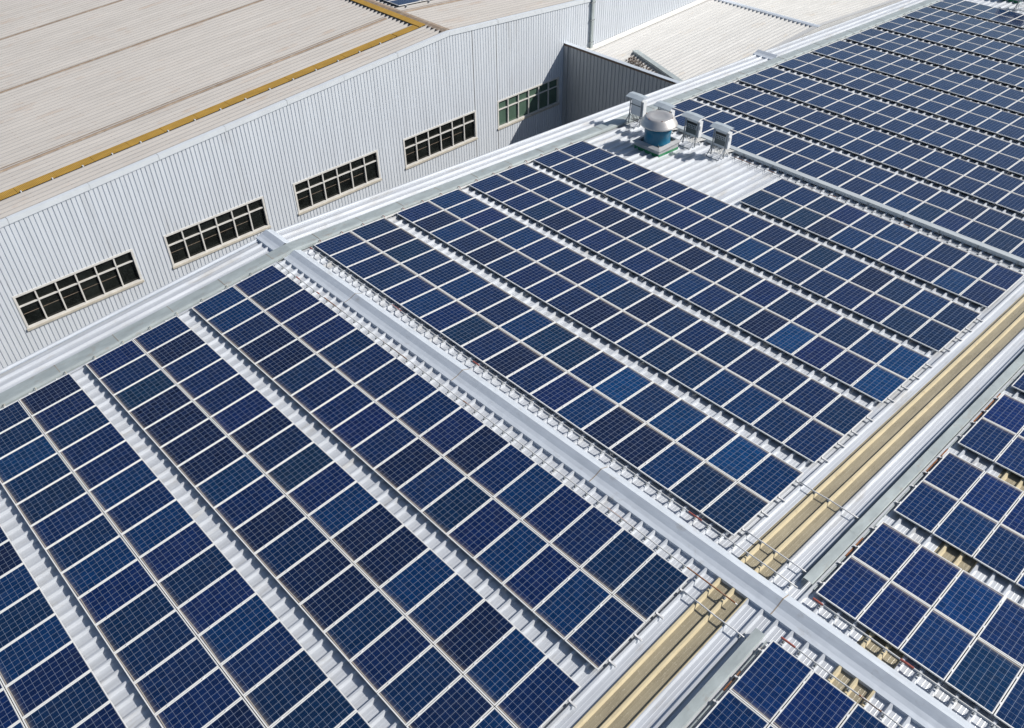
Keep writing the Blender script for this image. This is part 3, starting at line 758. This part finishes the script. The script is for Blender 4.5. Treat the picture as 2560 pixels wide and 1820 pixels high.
# ------------------------------------------------------------------ annex between the two buildings
AY = 24.8
annex = thing('annex_building', 'low annex with shaded grey ribbed wall and bright ribbed roof between the halls', 'annex', (WX, AY, -10))
al = lambda x, y, z: (x - WX, y - AY, z + 10)
AXE = X0 - 0.10
mb = MB(); pts = []; x = WX + 0.05
while x < AXE:
    pts += [(x, 0), (x + 0.012, -0.03), (x + 0.16, -0.03), (x + 0.185, 0)]; x += 0.27
pts = [q for q in pts if q[0] <= AXE]
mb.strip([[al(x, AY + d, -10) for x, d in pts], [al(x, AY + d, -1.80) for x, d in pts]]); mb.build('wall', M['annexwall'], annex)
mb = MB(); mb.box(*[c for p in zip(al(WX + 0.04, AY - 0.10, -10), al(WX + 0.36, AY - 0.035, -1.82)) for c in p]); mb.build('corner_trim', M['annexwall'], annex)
mb = MB(); mb.box(*[c for p in zip(al(WX + 0.04, AY - 0.07, -1.80), al(AXE, AY + 0.03, -1.70)) for c in p]); cop = mb.build('parapet_capping', M['bronze'], annex)
mb = MB(); mb.box(*[c for p in zip(al(WX + 0.04, AY - 0.06, -1.697), al(AXE, AY + 0.22, -1.68)) for c in p]); mb.build('capping_lid', M['cap'], cop)
def annex_z(y): return -2.70 + (y - 27.0) * 0.0303 if y < 39 else -2.70 + 12 * 0.0303 - (y - 39) * 0.075
prof = rib_profile(WX + 0.03, AXE, -10.2, 0.30, 0.120, 0.040, 0.100, 0)
for y0, y1 in ((25.1, 39.0), (39.0, 62.0)):
    mb = MB(); mb.strip([[al(x, y, annex_z(y) + z) for x, z in prof] for y in (y0, (y0 + y1) / 2, y1 - 0.001)]); mb.build('roof_sheet', M['annexroof'], annex)
mb = MB(); mb.strip([[al(x, 39 + y, annex_z(39) + z) for y, z in ((-0.22, 0.0), (-0.21, 0.105), (0.0, 0.14), (0.2, 0.10))] for x in (WX + 0.03, AXE)]); mb.build('ridge_cap', M['cap'], annex)
# wall flashing at the annex roof foot
mb = MB(); mb.strip([[al(WX + x, y, annex_z(y) + z) for x, z in ((0.06, 0.22), (0.10, 0.18), (0.36, 0.095))] for y in (26, 39, 62)]); mb.build('wall_flashing', M['winframe'], annex)
# smooth strip where the annex roof meets the warehouse edge
mb = MB(); mb.strip([[al(AXE + x, y, annex_z(y) + z) for x, z in ((-0.42, 0.095), (-0.03, 0.105), (-0.01, 0.14))] for y in (25.1, 39, 62)]); mb.build('valley_flashing', M['annexroof'], annex)

mb = MB(); mb.strip([[al(AXE + 0.002, y, annex_z(y) + z) for z in (-1.2, 0.10)] for y in (25.1, 39, 62)]); mb.build('edge_fascia', M['annexroof'], annex)

# loose flashing, debris
def loose(a, b, w, h, label):
    mb = MB(); a = Vector(a); b = Vector(b); d = (b - a).normalized(); s = d.cross(Vector((0, 0, 1))).normalized()
    if s.y < 0: s = -s
    sec = [(0, 0), (0, h), (w * 0.85, h * 0.9), (w, h * 0.45)]
    mb.strip([[p + s * q + Vector((0, 0, z)) for q, z in sec] for p in (a, (a + b) / 2 + Vector((0, 0, 0.01)), b)])
    tag(mb.build('loose_flashing', M['flash']), label, 'flashing', 'loose flashing strips on the annex roof')
loose((-8.15, 28.30, -2.62), (-3.30, 26.45, -2.60), 0.42, 0.16, 'bent grey flashing strip lying askew over the leaf pile')
loose((-8.4, 25.3, -2.05), (-6.9, 26.3, -2.45), 0.22, 0.08, 'short flashing strip lying along the annex wall top')
mb = MB()
for k in range(1500):
    tt = random.random(); x = -7.7 + 4.0 * tt; yt = 28.05 - (x + 8.15) * 0.381; y = yt - 0.05 - random.random() * (1.3 - 0.3 * tt) * (0.35 + 0.65 * min(1, tt * 3))
    z = -2.66 + 0.14 * random.random() + random.gauss(0, 0.02)
    s_ = random.uniform(0.03, 0.075); q = Matrix.Rotation(random.uniform(0, 6.28), 3, Vector((random.gauss(0, 1), random.gauss(0, 1), random.gauss(0, 1))).normalized())
    mb.add([Vector((x, y, z)) + q @ Vector(v) for v in ((-s_, 0, 0), (0, -s_ * .5, 0.004), (s_, 0, 0), (0, s_ * .5, 0.004))], [(0, 1, 2, 3)])
tag(mb.build('leaf_litter', M['leaf']), 'pile of dry leaf litter behind the annex wall top', 'leaves', None, 'stuff')

# ------------------------------------------------------------------ ground
mb = MB(); mb.add([(-700, -700, -10.02), (700, -700, -10.02), (700, 700, -10.02), (-700, 700, -10.02)], [(0, 1, 2, 3)])
tag(mb.build('ground', M['ground']), 'concrete yard below the buildings', 'ground', None, 'structure')
